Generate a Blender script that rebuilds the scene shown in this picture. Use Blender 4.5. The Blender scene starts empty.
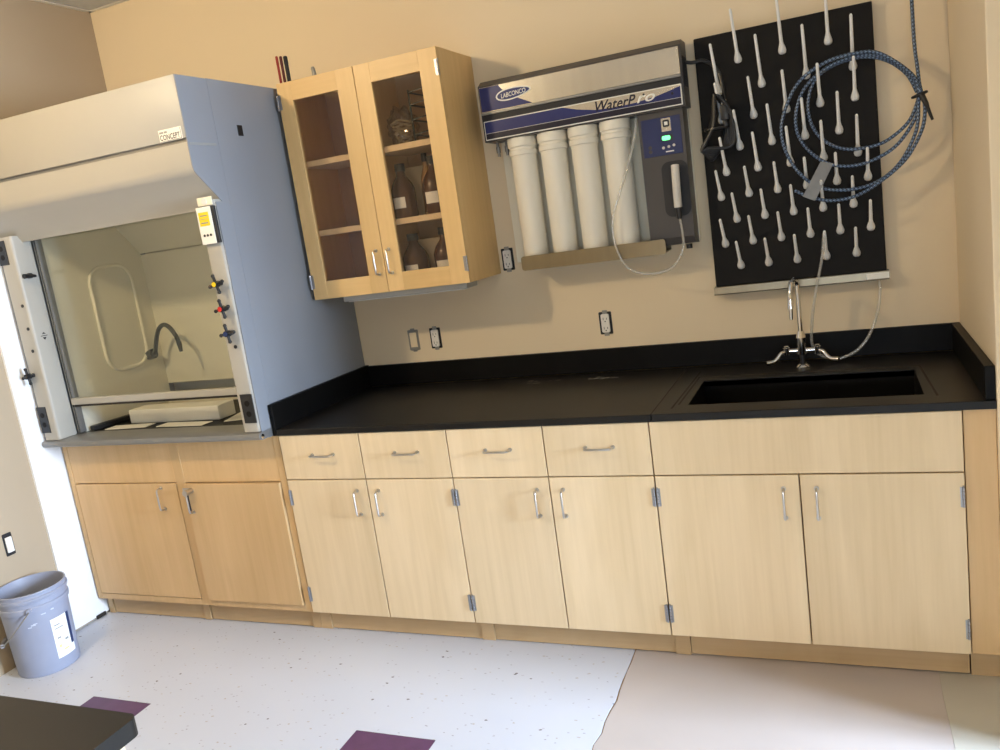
import bpy, bmesh, math, random
from mathutils import Matrix, Vector
random.seed(7)
S = bpy.context.scene
C = S.collection

# ------------------------------------------------------------------ camera
YAW, PITCH, ROLL = -0.40945, -0.18216, -0.14299
fw = Vector((math.sin(YAW)*math.cos(PITCH), math.cos(YAW)*math.cos(PITCH), math.sin(PITCH)))
r0 = Vector((math.cos(YAW), -math.sin(YAW), 0)); u0 = r0.cross(fw)
rt = math.cos(ROLL)*r0 + math.sin(ROLL)*u0
up = -math.sin(ROLL)*r0 + math.cos(ROLL)*u0
cam = bpy.data.cameras.new('camera'); camo = bpy.data.objects.new('camera', cam); C.objects.link(camo)
m = Matrix.Identity(4)
for i in range(3):
    m[i][0] = rt[i]; m[i][1] = up[i]; m[i][2] = -fw[i]
m[0][3], m[1][3], m[2][3] = 2.1831, -3.4398, 1.6175
camo.matrix_world = m
cam.sensor_width = 36; cam.lens = 824.59/1000*36; cam.clip_start = 0.05
S.camera = camo

# ------------------------------------------------------------------ world, daylight, exposure
W = bpy.data.worlds.new('sky'); S.world = W; W.use_nodes = True
bg = W.node_tree.nodes['Background']; bg.inputs[0].default_value = (0.62, 0.76, 1.0, 1); bg.inputs[1].default_value = 1.0
S.view_settings.view_transform = 'Standard'; S.view_settings.look = 'None'
S.view_settings.exposure = -0.42; S.view_settings.gamma = 1.0; S.view_settings.use_curve_mapping = False
def area(name, loc, rot, sx, sy, power, col, shape='RECTANGLE', parent=None, spread=180):
    l = bpy.data.lights.new(name, 'AREA'); l.shape = shape; l.size = sx; l.size_y = sy; l.energy = power; l.color = col; l.spread = math.radians(spread)
    o = bpy.data.objects.new(name, l); C.objects.link(o); o.location = loc; o.rotation_euler = rot; o.parent = parent
    return o
# daylight entering through the window in wall_right
DAY = (0.60, 0.76, 1.0)
# sky light slants downward; the second area is fill through an added window
area('window_daylight', (5.85, -1.68, 1.65), (0, math.radians(62), 0), 1.7, 1.3, 760, DAY, spread=120)
area('added_window_fill', (2.6, -6.6, 1.5), (math.radians(68), 0, 0), 2.4, 1.2, 60, (0.72, 0.84, 1.0), spread=130)
WARM = (1.0, 0.77, 0.47)
CANS = [(-0.5, -2.4, 136), (1.7, -4.6, 14)]
LAMP_LABELS = ['round glass ceiling lamp above the lab bench', 'added round glass fill lamp by the wall facing the counter']  # second lamp is unseen, added as weak fill

# ------------------------------------------------------------------ helpers
def srgb(r, g, b):
    f = lambda v: (v/255/12.92) if v/255 <= 0.04045 else ((v/255+0.055)/1.055)**2.4
    return (f(r), f(g), f(b), 1)
MATS = {}
def mat(name, col, rough=0.5, metal=0.0, var=0.06, scale=(6, 6, 6), bump=0.0, bscale=120, spec=0.5, emit=None, trans=0, rnd=0.0):
    """principled material with procedural tone variation and fine relief"""
    M = bpy.data.materials.new(name); M.use_nodes = True; nt = M.node_tree; N = nt.nodes; L = nt.links
    b = N['Principled BSDF']; b.inputs['Roughness'].default_value = rough; b.inputs['Metallic'].default_value = metal
    b.inputs['Specular IOR Level'].default_value = spec
    tc = N.new('ShaderNodeTexCoord'); mp = N.new('ShaderNodeMapping'); L.new(tc.outputs['Object'], mp.inputs[0])
    mp.inputs['Scale'].default_value = scale
    nz = N.new('ShaderNodeTexNoise'); nz.inputs['Scale'].default_value = 1.0; nz.inputs['Detail'].default_value = 6; L.new(mp.outputs[0], nz.inputs[0])
    mx = N.new('ShaderNodeMix'); mx.data_type = 'RGBA'
    mx.inputs[6].default_value = tuple(c*(1-var*2) for c in col[:3])+(1,); mx.inputs[7].default_value = tuple(min(1, c*(1+var*2)) for c in col[:3])+(1,)
    L.new(nz.outputs[0], mx.inputs[0])
    out = mx.outputs[2]
    if rnd:
        oi = N.new('ShaderNodeObjectInfo'); hs = N.new('ShaderNodeHueSaturation'); mr = N.new('ShaderNodeMapRange')
        mr.inputs[3].default_value = 1-rnd; mr.inputs[4].default_value = 1+rnd
        L.new(oi.outputs['Random'], mr.inputs[0]); L.new(mr.outputs[0], hs.inputs['Value']); L.new(out, hs.inputs['Color']); out = hs.outputs[0]
    L.new(out, b.inputs['Base Color'])
    if bump:
        n2 = N.new('ShaderNodeTexNoise'); n2.inputs['Scale'].default_value = bscale; n2.inputs['Detail'].default_value = 3; L.new(tc.outputs['Object'], n2.inputs[0])
        bp = N.new('ShaderNodeBump'); bp.inputs['Strength'].default_value = bump; bp.inputs['Distance'].default_value = 0.002
        L.new(n2.outputs[0], bp.inputs['Height']); L.new(bp.outputs[0], b.inputs['Normal'])
    if emit:
        b.inputs['Emission Color'].default_value = emit[0]; b.inputs['Emission Strength'].default_value = emit[1]
    MATS[name] = M
    return M
def glass(name, tint, refl=0.08, rough=0.02, tmul=1.0):
    M = bpy.data.materials.new(name); M.use_nodes = True; nt = M.node_tree; N = nt.nodes; L = nt.links
    N.remove(N['Principled BSDF'])
    tr = N.new('ShaderNodeBsdfTransparent'); tr.inputs[0].default_value = tint
    gl = N.new('ShaderNodeBsdfGlossy'); gl.inputs['Roughness'].default_value = rough
    lw = N.new('ShaderNodeLayerWeight'); lw.inputs[0].default_value = 0.5; pw = N.new('ShaderNodeMath'); pw.operation = 'POWER'; pw.inputs[1].default_value = 4; L.new(lw.outputs['Facing'], pw.inputs[0]); fr = N.new('ShaderNodeMath'); fr.operation = 'MULTIPLY_ADD'; fr.inputs[1].default_value = 0.85; fr.inputs[2].default_value = 0.03; L.new(pw.outputs[0], fr.inputs[0])
    nz = N.new('ShaderNodeTexNoise'); nz.inputs['Scale'].default_value = 4
    mr = N.new('ShaderNodeMath'); mr.operation = 'MULTIPLY_ADD'; mr.inputs[1].default_value = refl*0.4; L.new(nz.outputs[0], mr.inputs[0]); L.new(fr.outputs[0], mr.inputs[2])
    mx = N.new('ShaderNodeMixShader'); L.new(mr.outputs[0], mx.inputs[0]); L.new(tr.outputs[0], mx.inputs[1]); L.new(gl.outputs[0], mx.inputs[2])
    L.new(mx.outputs[0], N['Material Output'].inputs[0]); MATS[name] = M
    return M

class B:
    """collects shapes in world coordinates into one mesh"""
    def __init__(s): s.bm = bmesh.new()
    def box(s, x0, x1, y0, y1, z0, z1, bev=0.0, seg=2):
        t = bmesh.new(); bmesh.ops.create_cube(t, size=1)
        for v in t.verts: v.co = ((x0+x1)/2+v.co.x*(x1-x0), (y0+y1)/2+v.co.y*(y1-y0), (z0+z1)/2+v.co.z*(z1-z0))
        if bev: bmesh.ops.bevel(t, geom=t.edges[:], offset=bev, segments=seg, affect='EDGES', profile=0.5)
        s.add(t); return s
    def add(s, t, M=None):
        if M: t.transform(M)
        me = bpy.data.meshes.new('t'); t.to_mesh(me); t.free(); s.bm.from_mesh(me); bpy.data.meshes.remove(me)
    def cyl(s, a, b, r, r2=None, n=20, cap=True):
        a = Vector(a); b = Vector(b); d = b-a
        t = bmesh.new(); bmesh.ops.create_cone(t, cap_ends=cap, segments=n, radius1=r, radius2=r if r2 is None else r2, depth=d.length)
        s.add(t, Matrix.Translation((a+b)/2) @ d.to_track_quat('Z', 'Y').to_matrix().to_4x4()); return s
    def sph(s, c, r, sc=(1, 1, 1), n=14):
        t = bmesh.new(); bmesh.ops.create_uvsphere(t, u_segments=n, v_segments=n//2+2, radius=r)
        s.add(t, Matrix.Translation(c) @ Matrix.Diagonal((*sc, 1))); return s
    def lathe(s, prof, M=None, n=24):
        """prof: (r, z) list revolved about z"""
        t = bmesh.new(); rings = []
        for r, z in prof:
            rings.append([t.verts.new((r*math.cos(2*math.pi*i/n), r*math.sin(2*math.pi*i/n), z)) for i in range(n)] if r > 1e-6 else [t.verts.new((0, 0, z))])
        for A, D in zip(rings, rings[1:]):
            for i in range(n):
                j = (i+1) % n
                q = [A[i % len(A)], A[j % len(A)], D[j % len(D)], D[i % len(D)]]
                u = []
                for v in q:
                    if v not in u: u.append(v)
                if len(u) > 2: t.faces.new(u)
        s.add(t, M); return s
    def prism(s, poly, a, b, axis='x'):
        """polygon in the two other axes extruded from a to b along axis"""
        t = bmesh.new()
        def P(u, v, w): return (w, u, v) if axis == 'x' else ((u, w, v) if axis == 'y' else (u, v, w))
        A = [t.verts.new(P(u, v, a)) for u, v in poly]; D = [t.verts.new(P(u, v, b)) for u, v in poly]
        t.faces.new(A[::-1]); t.faces.new(D); n = len(poly)
        for i in range(n): t.faces.new((A[i], A[(i+1) % n], D[(i+1) % n], D[i]))
        bmesh.ops.recalc_face_normals(t, faces=t.faces[:]); s.add(t); return s
    def tube(s, pts, r, n=10, closed=False, sub=0, cap=True):
        P = [Vector(p) for p in pts]
        if sub: P = spline(P, sub, closed)
        t = bmesh.new(); rings = []; N = len(P); ref = None
        for i, p in enumerate(P):
            a = P[(i-1) % N] if (closed or i) else P[0]; b = P[(i+1) % N] if (closed or i < N-1) else P[-1]
            d = (b-a).normalized()
            if ref is None: ref = d.orthogonal().normalized()
            ref = (ref-d*ref.dot(d))
            ref = ref.normalized() if ref.length > 1e-6 else d.orthogonal().normalized()
            w = d.cross(ref)
            rr = r(i/(N-1)) if callable(r) else r
            rings.append([t.verts.new(p+rr*(math.cos(2*math.pi*k/n)*ref+math.sin(2*math.pi*k/n)*w)) for k in range(n)])
        for i in range(N if closed else N-1):
            A = rings[i]; D = rings[(i+1) % N]
            for k in range(n): t.faces.new((A[k], A[(k+1) % n], D[(k+1) % n], D[k]))
        if not closed and cap: t.faces.new(rings[0][::-1]); t.faces.new(rings[-1])
        s.add(t); return s
def spline(P, k, closed=False):
    out = []; N = len(P)
    for i in range(N if closed else N-1):
        g = lambda j: P[j % N] if closed else P[max(0, min(N-1, j))]
        a, b, c, d = g(i-1), g(i), g(i+1), g(i+2)
        for q in range(k):
            t = q/k
            out.append(0.5*((2*b)+(c-a)*t+(2*a-5*b+4*c-d)*t*t+(3*b-a-3*c+d)*t**3))
    if not closed: out.append(P[-1])
    return out
def rrect(u0, u1, v0, v1, r, n=5):
    o = []
    for cx, cy, a in ((u1-r, v1-r, 0), (u0+r, v1-r, 90), (u0+r, v0+r, 180), (u1-r, v0+r, 270)):
        for i in range(n+1):
            t = math.radians(a+90*i/n); o.append((cx+r*math.cos(t), cy+r*math.sin(t)))
    return o
BASE = {}
def thing(name, label, cat, base, group=None):
    o = bpy.data.objects.new(name, None); C.objects.link(o); o.location = base; o.empty_display_size = 0.1
    BASE[o.name] = Vector(base); tag(o, label, cat, group); return o
def tag(o, label, cat, group=None, kind=None):
    if label: o['label'] = label
    if cat: o['category'] = cat
    if group: o['group'] = group
    if kind: o['kind'] = kind
    return o
def obj(name, b, m, parent=None, smooth=False, label=None, origin=None):
    me = bpy.data.meshes.new(name); bm = b.bm if isinstance(b, B) else b
    if isinstance(b, B): bm.to_mesh(me); bm.free()
    else: me = b
    base = BASE[parent.name] if parent else (Vector(origin) if origin else Vector((0, 0, 0)))
    me.transform(Matrix.Translation(-base))
    me.materials.clear(); me.materials.append(MATS[m] if isinstance(m, str) else m)
    if smooth:
        me.polygons.foreach_set('use_smooth', [True]*len(me.polygons))
        me.set_sharp_from_angle(angle=math.radians(40))
    o = bpy.data.objects.new(name, me); C.objects.link(o)
    if parent: o.parent = parent
    else: o.location = base
    BASE[o.name] = base
    if label: o['label'] = label
    return o
def inst(name, me, loc, parent):
    o = bpy.data.objects.new(name, me); C.objects.link(o); o.parent = parent
    o.location = Vector(loc)-BASE[parent.name]; BASE[o.name] = BASE[parent.name]; return o
def text(s, x0, x1, y, z0, z1, shear=0.0, m='ink', parent=None, name='lettering', rot=0.0, bold=0.0):
    """flat lettering on a plane facing -Y, filling the given box"""
    cu = bpy.data.curves.new('txt', 'FONT'); cu.body = s; cu.size = 1; cu.shear = shear; cu.resolution_u = 3; cu.offset = bold
    to = bpy.data.objects.new('txt', cu); C.objects.link(to)
    dg = bpy.context.evaluated_depsgraph_get(); me = bpy.data.meshes.new_from_object(to.evaluated_get(dg))
    bpy.data.objects.remove(to); bpy.data.curves.remove(cu)
    xs = [v.co.x for v in me.vertices]; ys = [v.co.y for v in me.vertices]
    a, b2, c, d = min(xs), max(xs), min(ys), max(ys)
    for v in me.vertices:
        v.co = (x0+(v.co.x-a)/(b2-a)*(x1-x0), y, z0+(v.co.y-c)/(d-c)*(z1-z0)+rot*((v.co.x-a)/(b2-a)-0.5)*(x1-x0))
    return obj(name, me, m, parent)

# ------------------------------------------------------------------ materials
def wood(name, col, grain=(38, 38, 1.6)):
    M = bpy.data.materials.new(name); M.use_nodes = True; nt = M.node_tree; N = nt.nodes; L = nt.links
    b = N['Principled BSDF']; b.inputs['Roughness'].default_value = 0.38; b.inputs['Specular IOR Level'].default_value = 0.4
    tc = N.new('ShaderNodeTexCoord'); mp = N.new('ShaderNodeMapping'); mp.inputs['Scale'].default_value = grain; L.new(tc.outputs['Object'], mp.inputs[0])
    oi = N.new('ShaderNodeObjectInfo'); mu = N.new('ShaderNodeMath'); mu.operation = 'MULTIPLY'; mu.inputs[1].default_value = 40; L.new(oi.outputs['Random'], mu.inputs[0])
    cx = N.new('ShaderNodeCombineXYZ'); L.new(mu.outputs[0], cx.inputs[0]); L.new(mu.outputs[0], cx.inputs[2]); L.new(cx.outputs[0], mp.inputs['Location'])
    n1 = N.new('ShaderNodeTexNoise'); n1.inputs['Scale'].default_value = 1; n1.inputs['Detail'].default_value = 8; n1.inputs['Roughness'].default_value = 0.65; L.new(mp.outputs[0], n1.inputs[0])
    mp2 = N.new('ShaderNodeMapping'); mp2.inputs['Scale'].default_value = (5, 5, 1.1); L.new(tc.outputs['Object'], mp2.inputs[0]); L.new(cx.outputs[0], mp2.inputs['Location'])
    n2 = N.new('ShaderNodeTexNoise'); n2.inputs['Scale'].default_value = 1; n2.inputs['Detail'].default_value = 3; n2.inputs['Distortion'].default_value = 0.8; L.new(mp2.outputs[0], n2.inputs[0])
    r = N.new('ShaderNodeValToRGB'); r.color_ramp.elements[0].position = 0.3; r.color_ramp.elements[1].position = 0.72
    r.color_ramp.elements[0].color = (col[0]*0.86, col[1]*0.83, col[2]*0.76, 1); r.color_ramp.elements[1].color = (min(1, col[0]*1.06), col[1]*1.07, col[2]*1.1, 1)
    ad = N.new('ShaderNodeMath'); ad.operation = 'MULTIPLY_ADD'; ad.inputs[1].default_value = 0.5; L.new(n1.outputs[0], ad.inputs[0])
    m2 = N.new('ShaderNodeMath'); m2.operation = 'MULTIPLY'; m2.inputs[1].default_value = 0.5; L.new(n2.outputs[0], m2.inputs[0]); L.new(m2.outputs[0], ad.inputs[2])
    L.new(ad.outputs[0], r.inputs[0])
    hs = N.new('ShaderNodeHueSaturation'); mr = N.new('ShaderNodeMapRange'); mr.inputs[3].default_value = 0.95; mr.inputs[4].default_value = 1.04
    L.new(oi.outputs['Random'], mr.inputs[0]); L.new(mr.outputs[0], hs.inputs['Value']); L.new(r.outputs[0], hs.inputs['Color']); L.new(hs.outputs[0], b.inputs['Base Color'])
    MATS[name] = M
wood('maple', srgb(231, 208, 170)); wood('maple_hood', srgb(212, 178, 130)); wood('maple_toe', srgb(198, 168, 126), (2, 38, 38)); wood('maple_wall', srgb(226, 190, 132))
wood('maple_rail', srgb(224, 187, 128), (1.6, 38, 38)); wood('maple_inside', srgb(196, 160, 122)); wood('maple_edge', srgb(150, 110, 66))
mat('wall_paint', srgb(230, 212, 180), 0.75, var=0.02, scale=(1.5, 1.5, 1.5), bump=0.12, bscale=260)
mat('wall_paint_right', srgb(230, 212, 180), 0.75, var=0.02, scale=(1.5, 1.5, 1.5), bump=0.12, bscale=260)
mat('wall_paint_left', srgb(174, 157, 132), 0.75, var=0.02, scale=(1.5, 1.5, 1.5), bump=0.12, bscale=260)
mat('white_paint', srgb(238, 238, 238), 0.6, var=0.015, scale=(2, 2, 2), bump=0.05, bscale=200)
mat('ceiling_tile', srgb(205, 208, 208), 0.9, var=0.05, scale=(30, 30, 30), bump=0.6, bscale=160)
mat('ceiling_grid', srgb(225, 222, 212), 0.5, var=0.02)
mat('grid_shadow_gap', srgb(70, 62, 52), 0.8)
mat('purple_vinyl', srgb(84, 52, 88), 0.42, var=0.14, scale=(25, 25, 25), bump=0.05)
mat('floor_sub', srgb(150, 122, 86), 0.9, var=0.2, scale=(20, 20, 20), bump=0.4)
mat('tan_vinyl', srgb(182, 172, 166), 0.45, var=0.06, scale=(2.5, 2.5, 2.5), bump=0.08, bscale=60)
mat('grey_vinyl', srgb(182, 178, 166), 0.45, var=0.06, scale=(3, 3, 3), bump=0.08, bscale=60)
def speck(name, col):
    M = bpy.data.materials.new(name); M.use_nodes = True; nt = M.node_tree; N = nt.nodes; L = nt.links
    b = N['Principled BSDF']; b.inputs['Roughness'].default_value = 0.36
    tc = N.new('ShaderNodeTexCoord'); mp = N.new('ShaderNodeMapping'); L.new(tc.outputs['Object'], mp.inputs[0]); mp.inputs['Scale'].default_value = (1, 1.5, 1)
    nz = N.new('ShaderNodeTexNoise'); nz.inputs['Scale'].default_value = 45; L.new(mp.outputs[0], nz.inputs[0])
    vm = N.new('ShaderNodeVectorMath'); vm.operation = 'MULTIPLY_ADD'; vm.inputs[1].default_value = (0.016,)*3; L.new(nz.outputs[1], vm.inputs[0]); L.new(mp.outputs[0], vm.inputs[2])
    prev = None; base = N.new('ShaderNodeTexNoise'); base.inputs['Scale'].default_value = 3; base.inputs['Detail'].default_value = 5; L.new(tc.outputs['Object'], base.inputs[0])
    mx = N.new('ShaderNodeMix'); mx.data_type = 'RGBA'; mx.inputs[6].default_value = tuple(c*0.94 for c in col[:3])+(1,); mx.inputs[7].default_value = col; L.new(base.outputs[0], mx.inputs[0])
    prev = mx.outputs[2]
    for sc, thr, rad, c in ((26, 0.92, 0.10, srgb(158, 158, 168)), (34, 0.92, 0.14, srgb(178, 178, 188)), (15, 0.965, 0.085, srgb(104, 98, 104)), (30, 0.95, 0.13, srgb(176, 168, 162))):
        v = N.new('ShaderNodeTexVoronoi'); v.voronoi_dimensions = '2D'; v.inputs['Scale'].default_value = sc; L.new(vm.outputs[0], v.inputs['Vector'])
        sx = N.new('ShaderNodeSeparateColor'); L.new(v.outputs['Color'], sx.inputs[0])
        g = N.new('ShaderNodeMath'); g.operation = 'GREATER_THAN'; g.inputs[1].default_value = thr; L.new(sx.outputs[0], g.inputs[0])
        l = N.new('ShaderNodeMath'); l.operation = 'LESS_THAN'; l.inputs[1].default_value = rad; L.new(v.outputs['Distance'], l.inputs[0])
        a = N.new('ShaderNodeMath'); a.operation = 'MULTIPLY'; L.new(g.outputs[0], a.inputs[0]); L.new(l.outputs[0], a.inputs[1])
        q = N.new('ShaderNodeMix'); q.data_type = 'RGBA'; L.new(a.outputs[0], q.inputs[0]); L.new(prev, q.inputs[6]); q.inputs[7].default_value = c; prev = q.outputs[2]
    L.new(prev, b.inputs['Base Color']); MATS[name] = M
speck('white_vinyl', srgb(200, 204, 214))
mat('epoxy', (0.005, 0.0046, 0.0042, 1), 0.42, var=0.25, scale=(3, 3, 3), bump=0.1, bscale=400, spec=0.12)
mat('epoxy_top', (0.009, 0.008, 0.0068, 1), 0.38, var=0.35, scale=(4, 4, 4), bump=0.12, bscale=300, spec=0.28)
mat('dust', srgb(150, 145, 134), 0.8, var=0.3, scale=(60, 60, 60))
mat('hood_enamel', srgb(172, 168, 158), 0.42, var=0.015)
mat('hood_enamel_shaded', srgb(140, 143, 148), 0.42, var=0.015)  # same enamel as the header, with the side's cool shade put into the colour
mat('hood_liner', srgb(232, 226, 204), 0.55, var=0.03, scale=(3, 3, 3))
mat('liner_trim', srgb(240, 234, 212), 0.5)
mat('dark_gap', srgb(40, 34, 28), 0.8)
mat('grey_steel', srgb(140, 140, 138), 0.38, 0.55, var=0.05)
mat('steel', srgb(205, 200, 190), 0.26, 1.0, var=0.05, scale=(40, 2, 2))
mat('steel_dull', srgb(150, 138, 114), 0.3, 1.0, var=0.06, scale=(40, 2, 2))
mat('chrome', srgb(225, 225, 225), 0.1, 1.0, var=0.02)
mat('satin_nickel', srgb(196, 192, 186), 0.3, 1.0, var=0.03)
mat('hinge_steel', srgb(165, 165, 168), 0.35, 1.0, var=0.05)
mat('black_plastic', (0.012, 0.012, 0.013, 1), 0.4, var=0.1)
mat('board_black', (0.008, 0.0066, 0.0052, 1), 0.6, var=0.2, spec=0.2)
mat('ink', (0.01, 0.01, 0.012, 1), 0.6)
mat('white_plastic', srgb(232, 228, 220), 0.4, var=0.02)
mat('peg_white', srgb(242, 241, 236), 0.35, var=0.02)
mat('canister', srgb(228, 222, 206), 0.4, var=0.03, scale=(5, 5, 3))
mat('blue_panel', srgb(24, 36, 98), 0.28, var=0.05)
mat('navy_panel', srgb(16, 16, 40), 0.28, var=0.05)
mat('control_grey', srgb(66, 62, 60), 0.42, var=0.05)
mat('control_blue', srgb(30, 42, 88), 0.3, var=0.08, scale=(20, 20, 20))
mat('handset_grey', srgb(205, 200, 190), 0.4, var=0.03)
mat('green_lamp', srgb(120, 240, 170), 0.4, emit=(srgb(110, 255, 160), 2.2))
mat('lamp_lens', srgb(255, 240, 210), 0.4, emit=(srgb(255, 226, 170), 12.0))
mat('faded_yellow', srgb(226, 214, 140), 0.6)
mat('yellow_print', srgb(240, 205, 30), 0.5)
mat('red_plastic', srgb(205, 40, 34), 0.4)
mat('blue_button', srgb(30, 48, 92), 0.4)
mat('grey_print', srgb(150, 150, 146), 0.5)
mat('dark_green', srgb(34, 44, 36), 0.4, var=0.1)
mat('bucket_grey', srgb(146, 151, 168), 0.45, var=0.05, scale=(8, 8, 8))
mat('bucket_inside', srgb(140, 140, 146), 0.5, var=0.1, scale=(9, 9, 9))
mat('paint_splash', srgb(196, 200, 212), 0.6)
mat('label_paper', srgb(238, 236, 226), 0.6, var=0.02)
mat('paper', srgb(226, 222, 208), 0.7, var=0.03)
mat('book_red', srgb(150, 40, 30), 0.6); mat('book_maroon', srgb(92, 26, 22), 0.6); mat('book_black', srgb(24, 20, 20), 0.6)
mat('galv', srgb(150, 148, 142), 0.45, 0.6, var=0.1)
mat('amber', srgb(74, 46, 26), 0.2, var=0.1)
mat('cream_card', srgb(236, 218, 178), 0.7, var=0.04)
mat('tan_box', srgb(170, 132, 82), 0.7, var=0.05)
mat('tag_film', srgb(112, 108, 98), 0.3, var=0.15, scale=(30, 30, 30))
glass('sash_glass', (0.95, 0.955, 0.93, 1), 0.08, 0.03)
glass('cabinet_glass', (0.94, 0.90, 0.85, 1), 0.05, 0.05)
def tubing():
    M = glass('clear_tubing', (0.95, 0.95, 0.93, 1), 0.45, 0.06); nt = M.node_tree; N = nt.nodes; L = nt.links
    src = N['Material Output'].inputs[0].links[0].from_socket
    df = N.new('ShaderNodeBsdfDiffuse'); df.inputs[0].default_value = srgb(222, 220, 212); mx = N.new('ShaderNodeMixShader'); mx.inputs[0].default_value = 0.28
    L.new(src, mx.inputs[1]); L.new(df.outputs[0], mx.inputs[2]); L.new(mx.outputs[0], N['Material Output'].inputs[0])
tubing()
glass('bag_film', (0.78, 0.76, 0.70, 1), 0.5, 0.15)
glass('beaker_glass', (0.80, 0.80, 0.76, 1), 0.4, 0.05)
def braid():
    M = bpy.data.materials.new('braided_hose'); M.use_nodes = True; nt = M.node_tree; N = nt.nodes; L = nt.links
    b = N['Principled BSDF']; b.inputs['Roughness'].default_value = 0.35
    uv = N.new('ShaderNodeUVMap'); uv.uv_map = 'UVMap'; mp = N.new('ShaderNodeMapping'); L.new(uv.outputs[0], mp.inputs[0])
    ck = N.new('ShaderNodeTexChecker'); ck.inputs['Scale'].default_value = 1.0; L.new(mp.outputs[0], ck.inputs[0])
    ck.inputs[1].default_value = srgb(24, 34, 52); ck.inputs[2].default_value = srgb(112, 132, 158)
    L.new(ck.outputs[0], b.inputs['Base Color']); b.inputs['Metallic'].default_value = 0.3; MATS['braided_hose'] = M
braid()

# ------------------------------------------------------------------ setting
XL, XR, XE, YF, H = -1.285, 2.564, 5.2, -6.0, 2.95
def struct(name, b, m, label, cat): return tag(obj(name, b, m), label, cat, kind='structure')
# floor: subfloor with vinyl fields, purple accent tiles
fl = struct('floor', B().box(XL-.2, XE+.2, YF-.2, .2, -.10, -.004), 'floor_sub', 'subfloor under the speckled white and tan vinyl flooring', 'floor')
ys = [-.02-i*.06 for i in range(101)]
edge = [(1.385+.002*math.sin(i*.5)+.002*math.sin(i*4.1+1)+random.uniform(-.003, .003), y) for i, y in enumerate(ys)]
def sheet(poly, z0, z1): return B().prism(poly, z0, z1, 'z')
TP = [(-.672, -1.3533), (.566, -1.3545), (-1.9, -9)]
T = .3048
def field():
    """white vinyl with the purple tile places left open"""
    b = B(); xs = [XL]
    cuts = [(-.672, -.672+T), (.562, .562+T)]
    y0, y1 = -1.3535, -1.3535-T
    b.prism([(XL, -.02), (edge[0][0], -.02)]+[e for e in edge if e[1] > y0]+[(1.385, y0), (XL, y0)], -.004, 0, 'z')
    lo = [e for e in edge if e[1] < y1]
    b.prism([(XL, y1), (1.385, y1)]+lo+[(XL, lo[-1][1])], -.004, 0, 'z')
    x = XL
    for a, c in cuts+[(None, None)]:
        x1 = a if a is not None else 1.385
        b.prism([(x, y0), (x1, y0), (x1, y1), (x, y1)], -.004, 0, 'z')
        x = c
    return b
obj('vinyl_sheet', field(), 'white_vinyl', fl, label='white vinyl flooring with grey specks')
for x in (-.672, .562):
    obj('purple_tile', B().box(x+.0015, x+T-.0015, -1.3535-T+.0015, -1.355, -.004, 0), 'purple_vinyl', fl, label='purple vinyl accent tile')
rag2 = [(2.385+.002*math.sin(i*.8), y) for i, y in enumerate(ys)]
obj('tan_patch', sheet([(e[0]+.003+random.uniform(0, .004), e[1]) for e in edge]+[(e[0]+.0005, e[1]) for e in rag2[::-1]], -.004, -.001), 'tan_vinyl', fl, label='bare tan floor patch')
obj('grey_patch', sheet([(e[0]+.001, e[1]) for e in rag2]+[(XE, ys[-1]), (XE, -.02)], -.004, -.0005), 'grey_vinyl', fl, label='greyish beige vinyl flooring')
struct('wall_back', B().box(XL-.2, XE+.2, 0, .2, -.1, H+.2), 'wall_paint', 'beige painted wall behind the counter', 'wall')
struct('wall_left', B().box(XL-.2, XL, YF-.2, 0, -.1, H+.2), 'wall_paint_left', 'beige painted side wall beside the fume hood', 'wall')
b = B(); b.box(XL-.2, 1.4, YF-.2, YF, -.1, H+.2); b.box(3.8, XE+.2, YF-.2, YF, -.1, H+.2); b.box(1.4, 3.8, YF-.2, YF, -.1, .3); b.box(1.4, 3.8, YF-.2, YF, 1.7, H+.2)
struct('wall_front', b, 'wall_paint', 'beige wall facing the counter run', 'wall')
b = B(); wy0, wy1, wz0, wz1 = -2.25, -1.1, .3, 2.0
b.box(XE, XE+.2, YF, wy0, -.1, H+.2); b.box(XE, XE+.2, wy1, .2, -.1, H+.2); b.box(XE, XE+.2, wy0, wy1, -.1, wz0); b.box(XE, XE+.2, wy0, wy1, wz1, H+.2)
struct('wall_right', b, 'wall_paint', 'beige wall with the daylight window', 'wall')
b = B(); b.box(XE-.02, XE+.06, wy0-.05, wy0, wz0-.05, wz1+.05); b.box(XE-.02, XE+.06, wy1, wy1+.05, wz0-.05, wz1+.05)
b.box(XE-.02, XE+.06, wy0, wy1, wz0-.05, wz0); b.box(XE-.02, XE+.06, wy0, wy1, wz1, wz1+.05); b.box(XE+.0, XE+.05, -1.695, -1.655, wz0, wz1)
struct('window_1', b, 'white_plastic', 'white framed window letting in daylight', 'window')
b = B(); b.box(1.35, 1.4, YF-.05, YF+.02, .25, 1.75); b.box(3.8, 3.85, YF-.05, YF+.02, .25, 1.75); b.box(1.4, 3.8, YF-.05, YF+.02, .25, .3); b.box(1.4, 3.8, YF-.05, YF+.02, 1.7, 1.75); b.box(2.58, 2.62, YF-.04, YF, .3, 1.7)
struct('fill_window', b, 'white_plastic', 'added low window for fill light in the wall facing the counter', 'window')  # unseen window, added to brighten doors and floor
struct('wall_stub', B().box(XR, XR+.16, -.785, -.0005, -.004, H, .004), 'wall_paint_right', 'short projecting wall at the sink end of the counter', 'wall')
struct('shade_pier', B().box(XR+.161, XR+.45, -1.12, -.0005, -.004, H, .004), 'wall_paint_right', 'added shade-casting pier beyond the sink end wall', 'wall')  # unseen block, added to keep window light off the floor by the cabinets
struct('wall_panel', B().box(XL+.0005, XL+.012, -.932, -.0005, .012, 2.3), 'white_paint', 'bright white wall panel beside the hood base cabinet', 'wall panel')
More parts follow.
